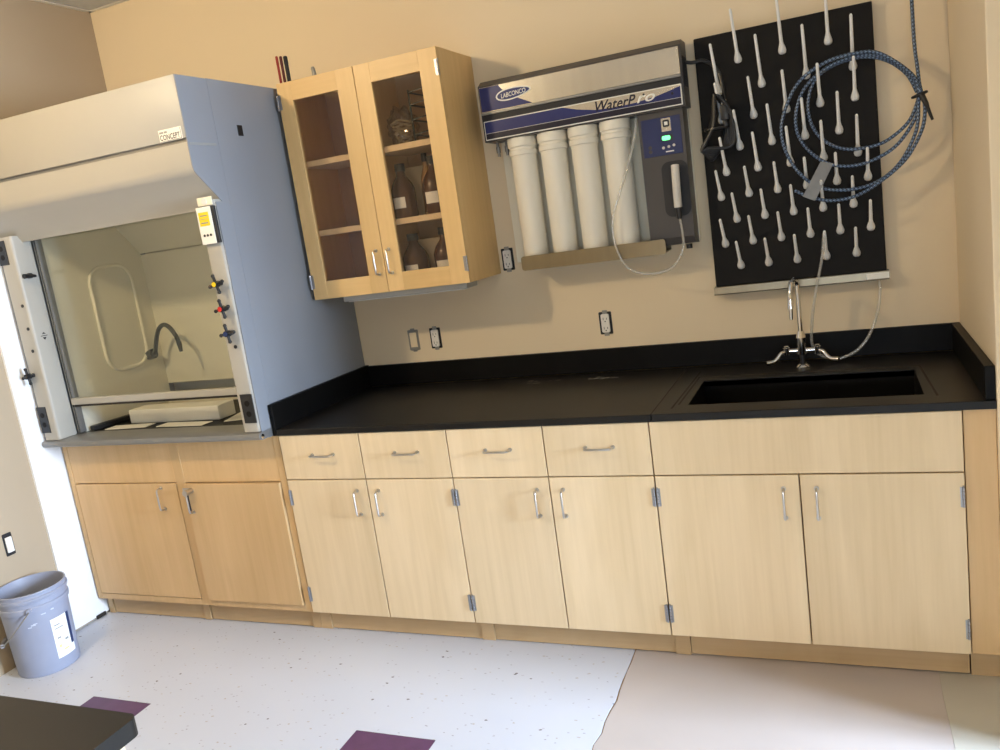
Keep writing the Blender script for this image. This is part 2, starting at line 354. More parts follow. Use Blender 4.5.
o = obj('baseboard_left', B().box(XL+.0125, XL+.019, -.80, -.745, .001, .02, .002), 'dark_gap'); tag(o, 'torn scrap of dark cove base by the white wall panel', 'baseboard', kind='structure')
# ceiling: grid and lay-in tiles
ce = struct('ceiling', B().box(XL-.2, XE+.2, YF-.2, .2, H+.03, H+.2), 'grid_shadow_gap', 'suspended ceiling of grey lay-in tiles', 'ceiling')
TX, TY = 1.2192, .6096
nx, ny = int((XE-XL)/TX)+1, int(-YF/TY)+1
tile = None
for i in range(nx):
    for j in range(ny):
        x0 = XL+.012+i*TX; y1 = -.012-j*TY; x1 = min(x0+TX, XE); y0 = max(y1-TY, YF)
        if x1-x0 < .1 or y1-y0 < .1: continue
        obj('ceiling_tile', B().box(x0+.016, x1-.016, y0+.016, y1-.016, H+.004, H+.02), 'ceiling_tile', ce)
for i in range(1, nx):
    obj('grid_rail', B().box(XL+.012+i*TX-.012, XL+.012+i*TX+.012, YF, 0, H, H+.006), 'ceiling_grid', ce)
for j in range(1, ny):
    obj('grid_rail', B().box(XL, XE, -.012-j*TY-.012, -.012-j*TY+.012, H+.0002, H+.006), 'ceiling_grid', ce)
obj('wall_angle', B().box(XL, XL+.022, YF, 0, H, H+.005), 'ceiling_grid', ce); obj('wall_angle', B().box(XL, XE, -.022, 0, H, H+.005), 'ceiling_grid', ce)
for k, (x, y, pw) in enumerate(CANS):
    t = thing('ceiling_globe_lamp', LAMP_LABELS[k], 'lamp', (x, y, H))
    obj('canopy', B().lathe([(0, 0), (.07, 0), (.07, -.012), (.035, -.05), (.035, -.07), (0, -.07)], Matrix.Translation((x, y, H))), 'ceiling_grid', t, True)
    r = .085
    obj('globe', B().sph((x, y, H-.07-r*.94), r, n=20), mat('globe_light', srgb(255, 240, 210), 0.4, emit=((*WARM, 1), pw/(math.pi*4*math.pi*r*r))), t, True)

# ------------------------------------------------------------------ base cabinets
D = .7725
def pull(b, x, z, vert, y=-D, L=.1, out=.03, r=.0042):
    pts = []
    for a, o in ((-.5, 0), (-.5, .6), (-.46, .92), (-.38, 1), (0, 1), (.38, 1), (.46, .92), (.5, .6), (.5, 0)):
        d = a*L; pts.append((x+(0 if vert else d), y-o*out, z+(d if vert else 0)))
    b.tube(pts, r, 8)
    for d in (-.5*L, .5*L):
        p = (x+(0 if vert else d), y, z+(d if vert else 0)); b.cyl(p, (p[0], y-.004, p[2]), .0075, n=12)
    return b
def hinge(b, x, z, y=-D, L=.064, side=1):
    b.box(x, x+side*.009, y-.0022, y-.0002, z-L/2, z+L/2) if side > 0 else b.box(x-.009, x, y-.0022, y-.0002, z-L/2, z+L/2)
    for k in range(5):
        zz = z-L/2+k*L/5; b.cyl((x, y-.004, zz+.0008), (x, y-.004, zz+L/5-.0008), .0046, n=10)
    b.cyl((x, y-.004, z+L/2), (x, y-.004, z+L/2+.004), .003, n=8)
    return b
ZT, ZM, ZB = .8875, .6955, .0985
def base_cabinet(name, label, x0, x1, fronts):
    t = thing(name, label, 'cabinet', ((x0+x1)/2, -.4, 0), 'maple base cabinets along the counter')
    b = B()   # carcass of side, bottom, back and rail panels
    for xa in (x0+.0008, x1-.0188): b.box(xa, xa+.018, -D+.021, -.004, ZB, ZT-.0008)
    b.box(x0+.019, x1-.019, -D+.021, -.02, ZB, ZB+.018); b.box(x0+.019, x1-.019, -.02, -.006, ZB, ZT-.001)
    b.box(x0+.019, x1-.019, -D+.021, -D+.04, ZM-.02, ZM+.02); b.box(x0+.019, x1-.019, -D+.021, -D+.1, ZT-.02, ZT-.0008)
    b.box((x0+x1)/2-.02, (x0+x1)/2+.02, -D+.022, -D+.04, ZB+.018, ZT-.02)
    obj('carcass', b, 'maple_edge', t)
    g = .0024
    xm = (x0+x1)/2
    cols = [(x0, xm), (xm, x1)]
    if fronts == 'drawers':
        for a, c in cols:
            dr = obj('drawer', B().box(a+g, c-g, -D, -D+.019, ZM+g, ZT-.0015, .0012, 1), 'maple', t)
            obj('handle', pull(B(), (a+c)/2+.01, .802, False), 'satin_nickel', dr, True)
    else:
        obj('false_front', B().box(x0+g, x1-g, -D, -D+.019, ZM+g, ZT-.0015, .0012, 1), 'maple', t)
    for k, (a, c) in enumerate(cols):
        d = obj('door', B().box(a+g, c-g, -D, -D+.019, ZB+.001, ZM-g, .0012, 1), 'maple', t)
        obj('handle', pull(B(), (c-.05) if k == 0 else (a+.05), .598, True), 'satin_nickel', d, True)
        for z in (.618, .184):
            obj('hinge', hinge(B(), a+.006 if k == 0 else c-.006, z, side=1 if k == 0 else -1), 'hinge_steel', d, True)
    tk = obj('toe_kick', B().box(x0+.055, x1-.003, -.7205, -.702, .004, ZB-.001), 'maple_toe', t)
    obj('toe_kick_joint', B().box(x0-.002, x0+.053, -.7255, -.702, .0005, ZB-.001, .001, 1), 'maple_toe', t)
    return t
base_cabinet('base_cabinet', 'maple base cabinet with two drawers beside the fume hood base', .0, .7706, 'drawers')
base_cabinet('base_cabinet', 'maple base cabinet with two drawers beside the sink cabinet', .7706, 1.5412, 'drawers')
base_cabinet('sink_cabinet', 'wide maple sink cabinet with plain panel over two doors', 1.5412, 2.4768, 'false')
t = thing('filler_panel', 'maple filler strip between sink cabinet and end wall', 'filler', (2.52, -.4, 0))
obj('strip', B().box(2.478, XR-.001, -D+.008, -D+.03, ZB, ZT-.0015, .001, 1), 'maple_hood', t); obj('toe_kick', B().box(2.478, XR-.001, -.722, -.704, .0005, ZB-.001), 'maple_toe', t)

# hood base cabinet: face frame with two lipped doors
hx0, hx1 = -1.262, -.003
t = thing('hood_base_cabinet', 'maple base cabinet with lock on one door beneath the fume hood', 'cabinet', (-.63, -.4, 0))
FY = -.768
b = B()
for xa in (hx0, hx1-.018): b.box(xa, xa+.018, FY+.021, -.004, ZB, .886)
b.box(hx0+.018, hx1-.018, FY+.021, -.02, ZB, ZB+.018); b.box(hx0+.018, hx1-.018, -.02, -.006, ZB, .886)
obj('carcass', b, 'maple_edge', t)
b = B()   # face frame
for a, c, z0, z1 in ((hx0, -1.236, ZB, .886), (-.606, -.556, ZB, .886), (-.034, hx1, ZB, .886)): b.box(a, c, FY, FY+.02, z0, z1, .0008, 1)
for a, c in ((-1.236, -.606), (-.556, -.034)):
    b.box(a, c, FY, FY+.02, ZB, .127, .0008, 1)
obj('face_frame', b, 'maple_hood', t)
for a, c in ((-1.236, -.604), (-.558, -.034)): obj('fixed_panel', B().box(a+.001, c-.001, FY+.002, FY+.02, .6885, .886, .0008, 1), 'maple_hood', t)
d1 = obj('door', B().box(-1.233, -.609, FY-.002, FY+.017, .130, .6845, .0015, 1), 'maple_hood', t)
obj('handle', pull(B(), -.70, .615, True, FY-.002), 'satin_nickel', d1, True)
d2 = obj('door', B().box(-.553, -.037, FY-.012, FY+.012, .130, .6845, .0015, 1), 'maple_hood', t)
lk = obj('lock', B().cyl((-.517, FY-.012, .655), (-.517, FY-.05, .655), .0125, n=18).cyl((-.517, FY-.05, .655), (-.517, FY-.054, .655), .0135, n=18).box(-.56, -.513, FY-.02, FY-.0125, .642, .668, .003), 'satin_nickel', d2, True, 'steel cylinder lock')
obj('hasp', B().box(-.556, -.538, FY-.0165, FY-.0125, .56, .655, .0015), 'black_plastic', d2, label='dark latch plate')
obj('handle', pull(B(), -.527, .605, True, FY-.012, .1, .026), 'satin_nickel', d2, True)
for x0, x1 in ((-1.225, -.66), (-.612, -.05)): obj('toe_kick', B().box(x0, x1, -.7205, -.702, .004, ZB-.001), 'maple_toe', t)
for x0, x1 in ((-1.262, -1.23), (-.655, -.618), (-.046, -.003)): obj('toe_kick_joint', B().box(x0, x1, -.7255, -.702, .0005, ZB-.001, .001, 1), 'maple_toe', t)

# ------------------------------------------------------------------ countertop with sink
CT0, CT1, CF = .8885, .914, -.779
SX0, SX1, SY0, SY1 = 1.662, 2.385, -.668, -.305
t = thing('countertop', 'black epoxy laboratory countertop with integral sink and raised backsplash', 'countertop', (1.28, -.4, CT0))
obj('slab', B().box(.001, 1.5535, CF, -.02, CT0, CT1, .0025), 'epoxy_top', t, label='black worktop slab')
b = B()
b.box(1.5555, SX0, CF, -.02, CT0, CT1, .002); b.box(SX1, XR-.001, CF, -.02, CT0, CT1, .002)
b.box(SX0-.004, SX1+.004, CF, SY0, CT0, CT1, .002); b.box(SX0-.004, SX1+.004, SY1, -.02, CT0, CT1, .002)
obj('sink_surround', b, 'epoxy_top', t)
def groove(pts, w=.0035):
    b = B()
    for (xa, ya), (xb, yb) in zip(pts, pts[1:]):
        d = Vector((xb-xa, yb-ya, 0)).normalized(); n = Vector((-d.y, d.x, 0))*w
        b.prism([(xa+n.x, ya+n.y), (xb+n.x, yb+n.y), (xb-n.x, yb-n.y), (xa-n.x, ya-n.y)], CT1-.0005, CT1+.0006, 'z')
    return b
obj('drip_groove', groove([(1.612, -.71), (1.625, -.135)]), 'dark_gap', t)
obj('drip_groove', groove([(1.628, -.66), (1.636, -.235), (2.405, -.255), (2.42, -.69)]), 'dark_gap', t)
obj('drip_groove', groove([(1.5545, CF+.003), (1.5545, -.045)], .0018), 'dark_gap', t)
bs = B()
sw = .018
def basin():
    b = B(); z0 = .70
    pr = [(SX0, CT1-.004), (SX0+.006, z0+.03), (SX0+.03, z0), (SX1-.03, z0), (SX1-.006, z0+.03), (SX1, CT1-.004), (SX1+.012, CT1-.004), (SX1+.012, z0-.014), (SX0-.012, z0-.014), (SX0-.012, CT1-.004)]
    b.prism(pr, SY0+.0, SY1, 'y')
    b.box(SX0-.012, SX1+.012, SY0-.012, SY0, z0-.014, CT1-.004); b.box(SX0-.012, SX1+.012, SY1, SY1+.012, z0-.014, CT1-.004)
    return b
sk = obj('sink_basin', basin(), 'epoxy', t, label='deep black sink basin')
obj('drain', B().lathe([(0, .001), (.02, .001), (.04, .004), (.045, .001), (.045, 0), (0, 0)], Matrix.Translation((2.02, -.48, .70))), 'steel', sk, True)
obj('backsplash', B().box(.001, XR-.001, -.0195, -.0008, CT1+.0003, 1.016, .0025), 'epoxy', t)
obj('side_splash', B().box(-.0185, .0005, CF, -.0008, CT0, 1.02, .0025), 'epoxy', t)
obj('side_splash', B().box(XR-.0285, XR-.001, CF+.008, -.0205, CT1+.0003, 1.016, .0025), 'epoxy', t)
b = B()
for k in range(26):
    x = random.uniform(.85, 1.02) if k < 9 else random.gauss(1.2, .035); y = random.gauss(-.135, .012)+(x-1.2)*.02; s = random.uniform(.004, .012)
    b.prism([(x, y), (x+s*2.4, y+s*.2), (x+s, y+s*.6)], CT1+.0001, CT1+.0007, 'z')
o = obj('dust_marks', b, 'dust', t, label='chalky dust marks'); o['kind'] = 'stuff'

# faucet
fx, fy = 2.015, -.165
t = thing('faucet', 'chrome deck faucet with two wing levers and gooseneck behind sink', 'faucet', (fx, fy, CT1))
obj('base_flange', B().lathe([(0, 0), (.026, 0), (.026, .004), (.017, .012), (.013, .014), (0, .014)], Matrix.Translation((fx, fy, CT1+.0008))), 'chrome', t, True)
obj('riser', B().cyl((fx, fy, CT1+.012), (fx, fy, .972), .0105), 'black_plastic', t, True)
obj('body', B().cyl((fx-.058, fy, .979), (fx+.058, fy, .979), .009).cyl((fx, fy, .967), (fx, fy, 1.03), .0175).cyl((fx, fy, 1.03), (fx, fy, 1.055), .0175, .012), 'chrome', t, True)
for s in (-1, 1):
    h = obj('valve_body', B().cyl((fx+s*.055, fy, .965), (fx+s*.055, fy, .993), .0125).cyl((fx+s*.055, fy, .993), (fx+s*.055, fy, .999), .009), 'chrome', t, True)
    pts = [(fx+s*.058, fy-.004, .979), (fx+s*.075, fy-.014, .974), (fx+s*.088, fy-.024, .958), (fx+s*.102, fy-.032, .948), (fx+s*.128, fy-.042, .946)]
    obj('lever', B().tube(pts, lambda u: .0062+.0028*u, 10, sub=5), 'chrome', h, True)
zt = 1.245
pts = [(fx, fy, 1.04), (fx, fy, zt-.03), (fx-.001, fy-.006, zt-.008), (fx-.004, fy-.022, zt+.008), (fx-.010, fy-.06, zt+.012), (fx-.016, fy-.095, zt+.002), (fx-.019, fy-.112, zt-.022), (fx-.02, fy-.118, zt-.05)]
obj('gooseneck', B().tube(pts, .009, 12, sub=5), 'chrome', t, True)
obj('spout_tip', B().cyl((fx-.02, fy-.118, zt-.05), (fx-.021, fy-.12, zt-.085), .011).cyl((fx-.021, fy-.12, zt-.085), (fx-.022, fy-.121, zt-.125), .0085, .006), 'chrome', t, True)

# ------------------------------------------------------------------ fume hood
HX0, HX1, HT = -1.268, -.0205, 2.31
PF = -.845
t = thing('fume_hood', 'white laboratory fume hood with glass sash beside the wall cabinet', 'fume hood', (-.64, -.45, .89))
# side panels
for x0, x1 in ((HX1-.022, HX1), (HX0, HX0+.022)):
    obj('side_panel', B().box(x0, x1, -.757, -.004, .89, HT, .001, 1), 'hood_enamel_shaded', t)
    arc = [(-.8755+.0508*math.cos(math.radians(180+i*52/6)), 1.985+.0508*math.sin(math.radians(180+i*52/6))) for i in range(7)]
    obj('front_side_strip', B().prism([(-.7585, .89), (-.7585, HT-.002), (-.9258, HT-.002), (-.9262, 2.0)]+arc+[(-.8065, 1.851), (-.80, 1.846), (PF+.006, 1.845), (PF+.006, .928), (-.80, .89)], x0 if x0 < -1 else x1-.004, x0+.004 if x0 < -1 else x1, 'x'), 'hood_enamel_shaded', t)
obj('back_panel', B().box(HX0+.022, HX1-.022, -.02, -.004, .89, HT), 'hood_liner', t)
obj('top_panel', B().box(HX0+.022, HX1-.022, -.757, -.02, HT-.02, HT), 'hood_enamel', t)
# header: upper access panel, lower rounded visor
obj('access_panel', B().box(HX0+.0042, HX1-.0042, -.926, -.9, 2.083, HT-.001, .002), 'hood_enamel', t, True, 'upper access panel')
vis = [(-.923, 2.068), (-.925, 2.06), (-.9255, 2.0)]
for i in range(7):
    a = i/6; ang = math.radians(180+a*52); vis.append((-.8755+.05*math.cos(ang), 1.985+.05*math.sin(ang)))
vis += [(-.806, 1.852), (-.79, 1.826), (-.776, 1.826), (-.776, 1.86), (-.89, 1.99), (-.9, 2.068)]
obj('visor', B().prism(vis, HX0+.0042, HX1-.0042, 'x'), 'hood_enamel', t, True, 'curved lower visor')
obj('panel_gap', B().box(HX0+.005, HX1-.005, -.912, -.775, 2.069, 2.0825), 'grey_steel', t)
obj('side_slot', B().box(HX1-.002, HX1+.0022, -.918, -.772, 2.056, 2.066, .001, 1), 'grey_print', t)
obj('side_socket', B().box(HX1-.002, HX1+.0025, -.628, -.598, 2.1, 2.142, .001, 1), 'black_plastic', t)
pl = obj('name_plate', B().box(-.148, -.038, -.9275, -.925, 2.083, 2.127, .0008, 1), 'label_paper', t)
pf = obj('plate_border', B().box(-.145, -.041, -.9278, -.9275, 2.0845, 2.0858).box(-.0425, -.041, -.9278, -.9275, 2.0845, 2.124), 'ink', pl)
obj('fine_print', B().box(-.143, -.124, -.928, -.9276, 2.113, 2.12).box(-.121, -.106, -.928, -.9276, 2.113, 2.12), 'grey_print', pl); text('CONCEPT', -.143, -.047, -.928, 2.0885, 2.1085, 0, 'ink', pl, bold=.01)
# posts with rounded front corners
for x0, x1, rx in ((HX0+.008, -1.165, 1), (-.108, HX1-.0225+.018, -1)):
    pr = rrect(x0, x1, PF, -.742, .012, 4)
    b = B(); b.prism(pr, .927, 1.855, 'z')
    obj('post', b, 'hood_enamel', t, True)
# socket plates
for x0, x1, z0, z1, n in ((-1.262, -1.205, 1.735, 1.842, 0), (-1.262, -1.205, .962, 1.085, 0), (-.088, -.028, .965, 1.085, 0)):
    sp = obj('socket_plate', B().box(x0, x1, PF-.004, PF-.0002, z0, z1, .001, 1), 'black_plastic', t)
    for zz in ((z0*.68+z1*.32), (z0*.32+z1*.68)): obj('socket', B().cyl(((x0+x1)/2, PF-.0045, zz), ((x0+x1)/2, PF-.0055, zz), .012, n=16), 'board_black', sp)
def knob(x, z, m, tilt=0.0):
    y = PF
    k = obj('valve_handle', (lambda b: [b.cyl((x, y, z), (x, y-.02, z), .009), b.cyl((x, y-.018, z), (x, y-.042, z), .013, .0115),
        [(b.cyl((x, y-.03, z), (x+.033*math.cos(a), y-.03, z+.033*math.sin(a)), .0065, .0055, n=10), b.sph((x+.033*math.cos(a), y-.03, z+.033*math.sin(a)), .0075, n=10)) for a in [tilt+i*math.pi/2 for i in range(4)]]] and b)(B()), 'black_plastic', t, True)
    obj('index_button', B().cyl((x, y-.042, z), (x, y-.0445, z), .0095), m, k)
knob(-.068, 1.535, 'yellow_print', .25); knob(-.064, 1.437, 'red_plastic', .2); knob(-.062, 1.338, 'blue_button', .15); knob(-1.228, 1.235, 'black_plastic', .2)
for x, z in ((-.06, 1.28), (-1.19, 1.549), (-1.19, 1.445), (-1.195, 1.344)):
    obj('hole_plug', B().cyl((x, PF, z), (x, PF-.003, z), .0075, n=14), 'black_plastic', t, True)
obj('sash_lever', B().cyl((-1.165, -.80, 1.676), (-1.15, -.80, 1.676), .012).tube([(-1.152, -.775, 1.672), (-1.15, -.80, 1.676), (-1.15, -.835, 1.676)], lambda u: .006+.005*u, 10), 'black_plastic', t, True)
ar = obj('arrow_label', B().prism([(-.795, 1.42), (-.805, 1.412), (-.785, 1.412)], -1.1649, -1.1643, 'x').prism([(-.795, 1.385), (-.805, 1.397), (-.785, 1.397)], -1.1649, -1.1643, 'x').box(-1.1649, -1.1643, -.812, -.778, 1.4025, 1.4055), 'ink', t)
# airflow monitor
mo = obj('monitor_box', B().box(-.105, -.022, PF-.013, PF-.0005, 1.69, 1.832, .002), 'black_plastic', t)
mf = obj('monitor_face', B().box(-.105, -.036, PF-.0165, PF-.013, 1.69, 1.832, .0008, 1), 'label_paper', mo)
obj('warning_print', B().box(-.097, -.049, PF-.0175, PF-.0166, 1.76, 1.812), 'yellow_print', mo, label='yellow warning print')
obj('fine_print', B().box(-.09, -.056, PF-.0179, PF-.0176, 1.797, 1.801).box(-.092, -.054, PF-.0179, PF-.0176, 1.785, 1.787).box(-.09, -.056, PF-.0179, PF-.0176, 1.769, 1.774), 'grey_print', mo)
b = B()
for k in range(3): b.cyl((-.086+k*.0155, PF-.0167, 1.724), (-.086+k*.0155, PF-.018, 1.724), .005, n=12)
obj('buttons', b, 'black_plastic', mo)
mt = obj('alarm_plate', B().box(-.1, -.03, PF-.006, PF-.0005, 1.836, 1.868, .001, 1), 'liner_trim', t)
obj('alarm_lamp', B().cyl((-.065, PF-.006, 1.852), (-.065, PF-.010, 1.852), .012), 'white_plastic', mt, True)
# sash
GX0, GX1 = -1.160, -.112
sa = obj('sash_glass', B().box(GX0+.004, GX1-.004, -.733, -.727, 1.095, 1.86), 'sash_glass', t, label='clear sash pane')
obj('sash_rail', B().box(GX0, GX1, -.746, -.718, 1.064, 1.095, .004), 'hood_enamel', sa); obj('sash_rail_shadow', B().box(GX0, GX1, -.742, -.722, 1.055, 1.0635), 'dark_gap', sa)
for x0, x1 in ((GX0-.004, GX0+.016), (GX1-.016, GX1+.004)):
    obj('sash_track', B().box(x0, x0+.006, -.742, -.715, .93, 1.85).box(x1-.006, x1, -.742, -.715, .93, 1.85).box(x0, x1, -.715, -.711, .93, 1.85), 'grey_steel', t)
# interior liner
IX0, IX1, IY = -1.15, -.122, -.15
obj('liner_side', B().box(IX0-.006, IX0, -.71, IY, .925, 1.95), 'hood_liner', t); obj('liner_side', B().box(IX1, IX1+.006, -.71, IY, .925, 1.95), 'hood_liner', t)
obj('baffle', B().box(IX0, IX1, IY, IY+.006, 1.03, 1.71), 'hood_liner', t); obj('lower_baffle', B().box(IX0, IX1, IY-.03, IY-.024, .925, .985), 'hood_liner', t)
obj('upper_baffle', B().prism([(IY, 1.715), (IY-.16, 1.9), (IY-.16, 1.91), (IY+.006, 1.721)], IX0, IX1, 'x'), 'hood_liner', t)
obj('liner_top', B().box(IX0, IX1, -.71, IY, 1.95, 1.956), 'hood_liner', t)
rr = rrect(-.505, -.245, 1.165, 1.675, .085, 6)
obj('access_gasket', B().tube([(IX0+.004, u, v) for u, v in rr], .0085, 8, closed=True), 'liner_trim', t, True, 'pale rounded access window gasket')
obj('notice', B().box(IX0+.0005, IX0+.0015, -.655, -.615, 1.1, 1.16), 'liner_trim', t)
g = [(IX0, -.24, 1.2), (-1.10, -.245, 1.21), (-1.075, -.25, 1.26), (-1.03, -.26, 1.325), (-.97, -.28, 1.35), (-.92, -.295, 1.335), (-.885, -.3, 1.29), (-.875, -.3, 1.255)]
gn = obj('gooseneck_spout', B().tube(g, .011, 12, sub=5).cyl((-.875, -.3, 1.26), (-.872, -.3, 1.21), .0135, .008).cyl((-1.15, -.24, 1.2), (-1.11, -.243, 1.206), .026), 'dark_green', t, True, 'dark green goose neck spout')
# work surface and sill
obj('work_surface', B().box(IX0-.006, IX1+.006, -.705, -.021, .8905, .924, .002), 'epoxy', t)
sl = [(-.845, .892), (-.857, .897), (-.861, .908), (-.857, .919), (-.845, .924), (-.79, .926), (-.706, .9245), (-.706, .892)]
obj('sill', B().prism(sl, HX0, HX1+.0005, 'x'), 'grey_steel', t, True, 'rounded grey steel sill')
obj('sill_end', B().cyl((HX1, -.845, .908), (HX1+.006, -.845, .908), .010), 'chrome', t, True)

# things inside the hood
def single(name, b, m, label, cat, origin, group=None, smooth=False): return tag(obj(name, b, m, origin=origin, smooth=smooth), label, cat, group)
single('white_carton', B().box(-.98, -.44, -.60, -.49, .9255, .992, .004), 'paper', 'low white carton lying inside the hood behind the sash', 'carton', (-.71, -.545, .9255))
M = Matrix.Translation((-1.10, -.55, .9375)) @ Matrix.Rotation(math.radians(82), 4, 'Z')
tb = bmesh.new(); bmesh.ops.create_cube(tb, size=1); tb.transform(Matrix.Diagonal((.30, .035, .022, 1))); bmesh.ops.bevel(tb, geom=tb.edges[:], offset=.003, segments=2, affect='EDGES')
b = B(); b.add(tb, M); single('black_bar', b, 'black_plastic', 'black bar lying at an angle on the hood floor', 'bar', (-1.115, -.55, .9255))
def sheet_thing(cx, cy, a, w, h, label, z=.9256):
    b = B(); c, s = math.cos(a), math.sin(a)
    P = [(cx+c*u-s*v, cy+s*u+c*v) for u, v in ((-w/2, -h/2), (w/2, -h/2), (w/2, h/2), (-w/2, h/2))]
    b.prism(P, z, z+.0025, 'z'); single('paper_sheet', b, 'paper', label, 'paper', (cx, cy, z))
sheet_thing(-.93, -.653, .06, .24, .07, 'white paper lying beside the black bar in the hood')
sheet_thing(-.60, -.655, -.05, .28, .07, 'white paper lying in front of the white carton')
sheet_thing(-.30, -.52, .25, .22, .2, 'white paper lying askew by the hood side past the carton')

# ------------------------------------------------------------------ wall cabinet
cx0, cx1, cz0, cz1, cyf = .003, .768, 1.391, 2.32, -.35
t = thing('wall_cabinet', 'maple wall cabinet with two glazed doors above the counter', 'cabinet', ((cx0+cx1)/2, -.17, cz0))
b = B()
ct = .018
b.box(cx0, cx0+ct, cyf+.021, -.001, cz0, cz1); b.box(cx1-ct, cx1, cyf+.021, -.001, cz0, cz1)
b.box(cx0+ct, cx1-ct, cyf+.021, -.001, cz0, cz0+ct); b.box(cx0+ct, cx1-ct, cyf+.021, -.001, cz1-ct, cz1)
b.box((cx0+cx1)/2-.009, (cx0+cx1)/2+.009, cyf+.022, -.012, cz0+ct, cz1-ct)
obj('carcass', b, 'maple_wall', t)
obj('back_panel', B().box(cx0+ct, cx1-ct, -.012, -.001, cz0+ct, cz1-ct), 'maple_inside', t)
cm = (cx0+cx1)/2
for x0, x1 in ((cx0+ct, cm-.009), (cm+.009, cx1-ct)):
    for z in (1.665, 1.963): obj('shelf', B().box(x0+.0005, x1-.0005, -.318, -.013, z, z+.024), 'maple', t)
for k, (x0, x1) in enumerate(((cx0, cm-.0015), (cm+.0015, cx1))):
    ox0, ox1 = (.074, .3) if k == 0 else (.462, .685)
    oz0, oz1 = 1.469, 2.242
    b = B()
    st1 = B().box(x0, ox0, cyf, cyf+.019, cz0, cz1, .001, 1)
    d = obj('door', st1.box(ox1, x1, cyf, cyf+.019, cz0, cz1, .001, 1), 'maple_wall', t)
    obj('rail', B().box(ox0, ox1, cyf+.0004, cyf+.019, oz1, cz1, .0006, 1), 'maple_rail', d); obj('rail', B().box(ox0, ox1, cyf+.0004, cyf+.019, cz0, oz0, .0006, 1), 'maple_rail', d)
    obj('glass_pane', B().box(ox0-.0, ox1+.0, cyf+.009, cyf+.013, oz0, oz1), 'cabinet_glass', d)
    obj('handle', pull(B(), x1-.03 if k == 0 else x0+.03, 1.52, True, cyf), 'satin_nickel', d, True)
    for z in (2.242, 1.471):
        b = B(); x = cx0-.003 if k == 0 else cx1+.0005
        for q in range(5): b.cyl((x-.001 if k == 0 else x, cyf-.002, z-.032+q*.0128), (x-.001 if k == 0 else x, cyf-.002, z-.032+q*.0128+.0115), .0045, n=10)
        b.box(*((x+.003, x+.016) if k == 0 else (x-.014, x-.001)), cyf-.002, cyf-.0002, z-.03, z+.03)
        obj('hinge', b, 'hinge_steel', d, True)
t2 = thing('undercabinet_light', 'slim white light fixture under the wall cabinet', 'light fixture', (.43, -.25, cz0-.026))
obj('housing', B().box(.125, .735, -.31, -.2, cz0-.026, cz0-.0005, .004), 'hood_enamel', t2); obj('diffuser', B().box(.14, .715, -.295, -.215, cz0-.030, cz0-.0262, .001, 1), 'white_plastic', t2)

# on top of the wall cabinet
for x, m, r, h, lb in ((.011, 'book_red', .0055, .116, 'bright red marker pen standing on the wall cabinet'), (.031, 'book_maroon', .006, .112, 'dark red marker pen standing between the red and black ones'), (.054, 'book_black', .0085, .108, 'thick black marker pen standing on the wall cabinet')):
    bt = thing('marker_pen', lb, 'pen', (x, -.32, cz1+.0006), 'marker pens on the wall cabinet'); T_ = Matrix.Translation((x, -.32, cz1+.0006))
    obj('barrel', B().lathe([(0, 0), (r*.9, 0), (r, .004), (r, h*.7), (0, h*.7)], T_, 14), m, bt, True); obj('cap', B().lathe([(0, h*.7), (r*1.08, h*.7), (r*1.08, h-.004), (r*.8, h), (0, h)], T_, 14), m, bt, True)
bt = thing('small_plug', 'small grey plug standing on top of the wall cabinet', 'plug', (.172, -.3, cz1+.0006))
obj('body', B().cyl((.172, -.3, cz1+.0006), (.168, -.3, cz1+.035), .010, .008), 'galv', bt, True); obj('cap', B().cyl((.168, -.3, cz1+.035), (.167, -.3, cz1+.045), .009, .006), 'galv', bt, True)

# contents of the glazed half
def bottle(x, y, z, r, h, m, lbl, lb):
    bt = thing('reagent_bottle', lb, 'bottle', (x, y, z)); T_ = Matrix.Translation((x, y, z))
    bo = obj('body', B().lathe([(0, 0), (r*.92, 0), (r, .006), (r, h*.52), (r*.8, h*.64), (r*.38, h*.78), (r*.34, h*.86), (0, h*.86)], T_), m, bt, True)
    obj('cap', B().lathe([(0, h*.86), (r*.42, h*.86), (r*.42, h), (0, h)], T_), 'black_plastic', bt, True)
    if lbl:
        n = 10; b = B(); t_ = bmesh.new(); R = r+.0008
        A = [[t_.verts.new((x+R*math.sin(a), y-R*math.cos(a), zz)) for a in [(-.55+1.1*i/n) for i in range(n+1)]] for zz in (z+h*.18, z+h*.38)]
        for i in range(n): t_.faces.new((A[0][i], A[0][i+1], A[1][i+1], A[1][i]))
        b.add(t_); obj('label', b, 'label_paper', bt)
    return bt
s1, s2, s0 = 1.6896, 1.9876, cz0+ct+.0006
bottle(.475, -.25, s1, .052, .225, 'amber', True, 'brown labelled bottle next to the cabinet divider on the middle shelf')
bottle(.625, -.24, s1, .055, .235, 'amber', True, 'brown labelled bottle next to the cabinet side on the middle shelf')
bottle(.55, -.155, s1, .03, .26, 'tan_box', False, 'tan bottle behind the brown bottles on the middle shelf')
bottle(.48, -.24, s0, .058, .21, 'amber', True, 'brown labelled bottle next to the cabinet divider on the bottom shelf')
bottle(.63, -.24, s0, .055, .22, 'amber', True, 'brown labelled bottle next to the cabinet side on the bottom shelf')
single('cream_carton', B().box(.415, .735, -.115, -.02, s1, s1+.215, .003), 'cream_card', 'cream carton standing at the back of the middle shelf', 'carton', (.58, -.035, s1))
single('cream_carton', B().box(.415, .72, -.15, -.02, s0, s0+.18, .003), 'cream_card', 'cream carton standing at the back of the bottom shelf', 'carton', (.58, -.045, s0))
rk = thing('wire_rack', 'wire test tube rack lying on the top glazed shelf', 'rack', (.63, -.18, s2))
b = B()
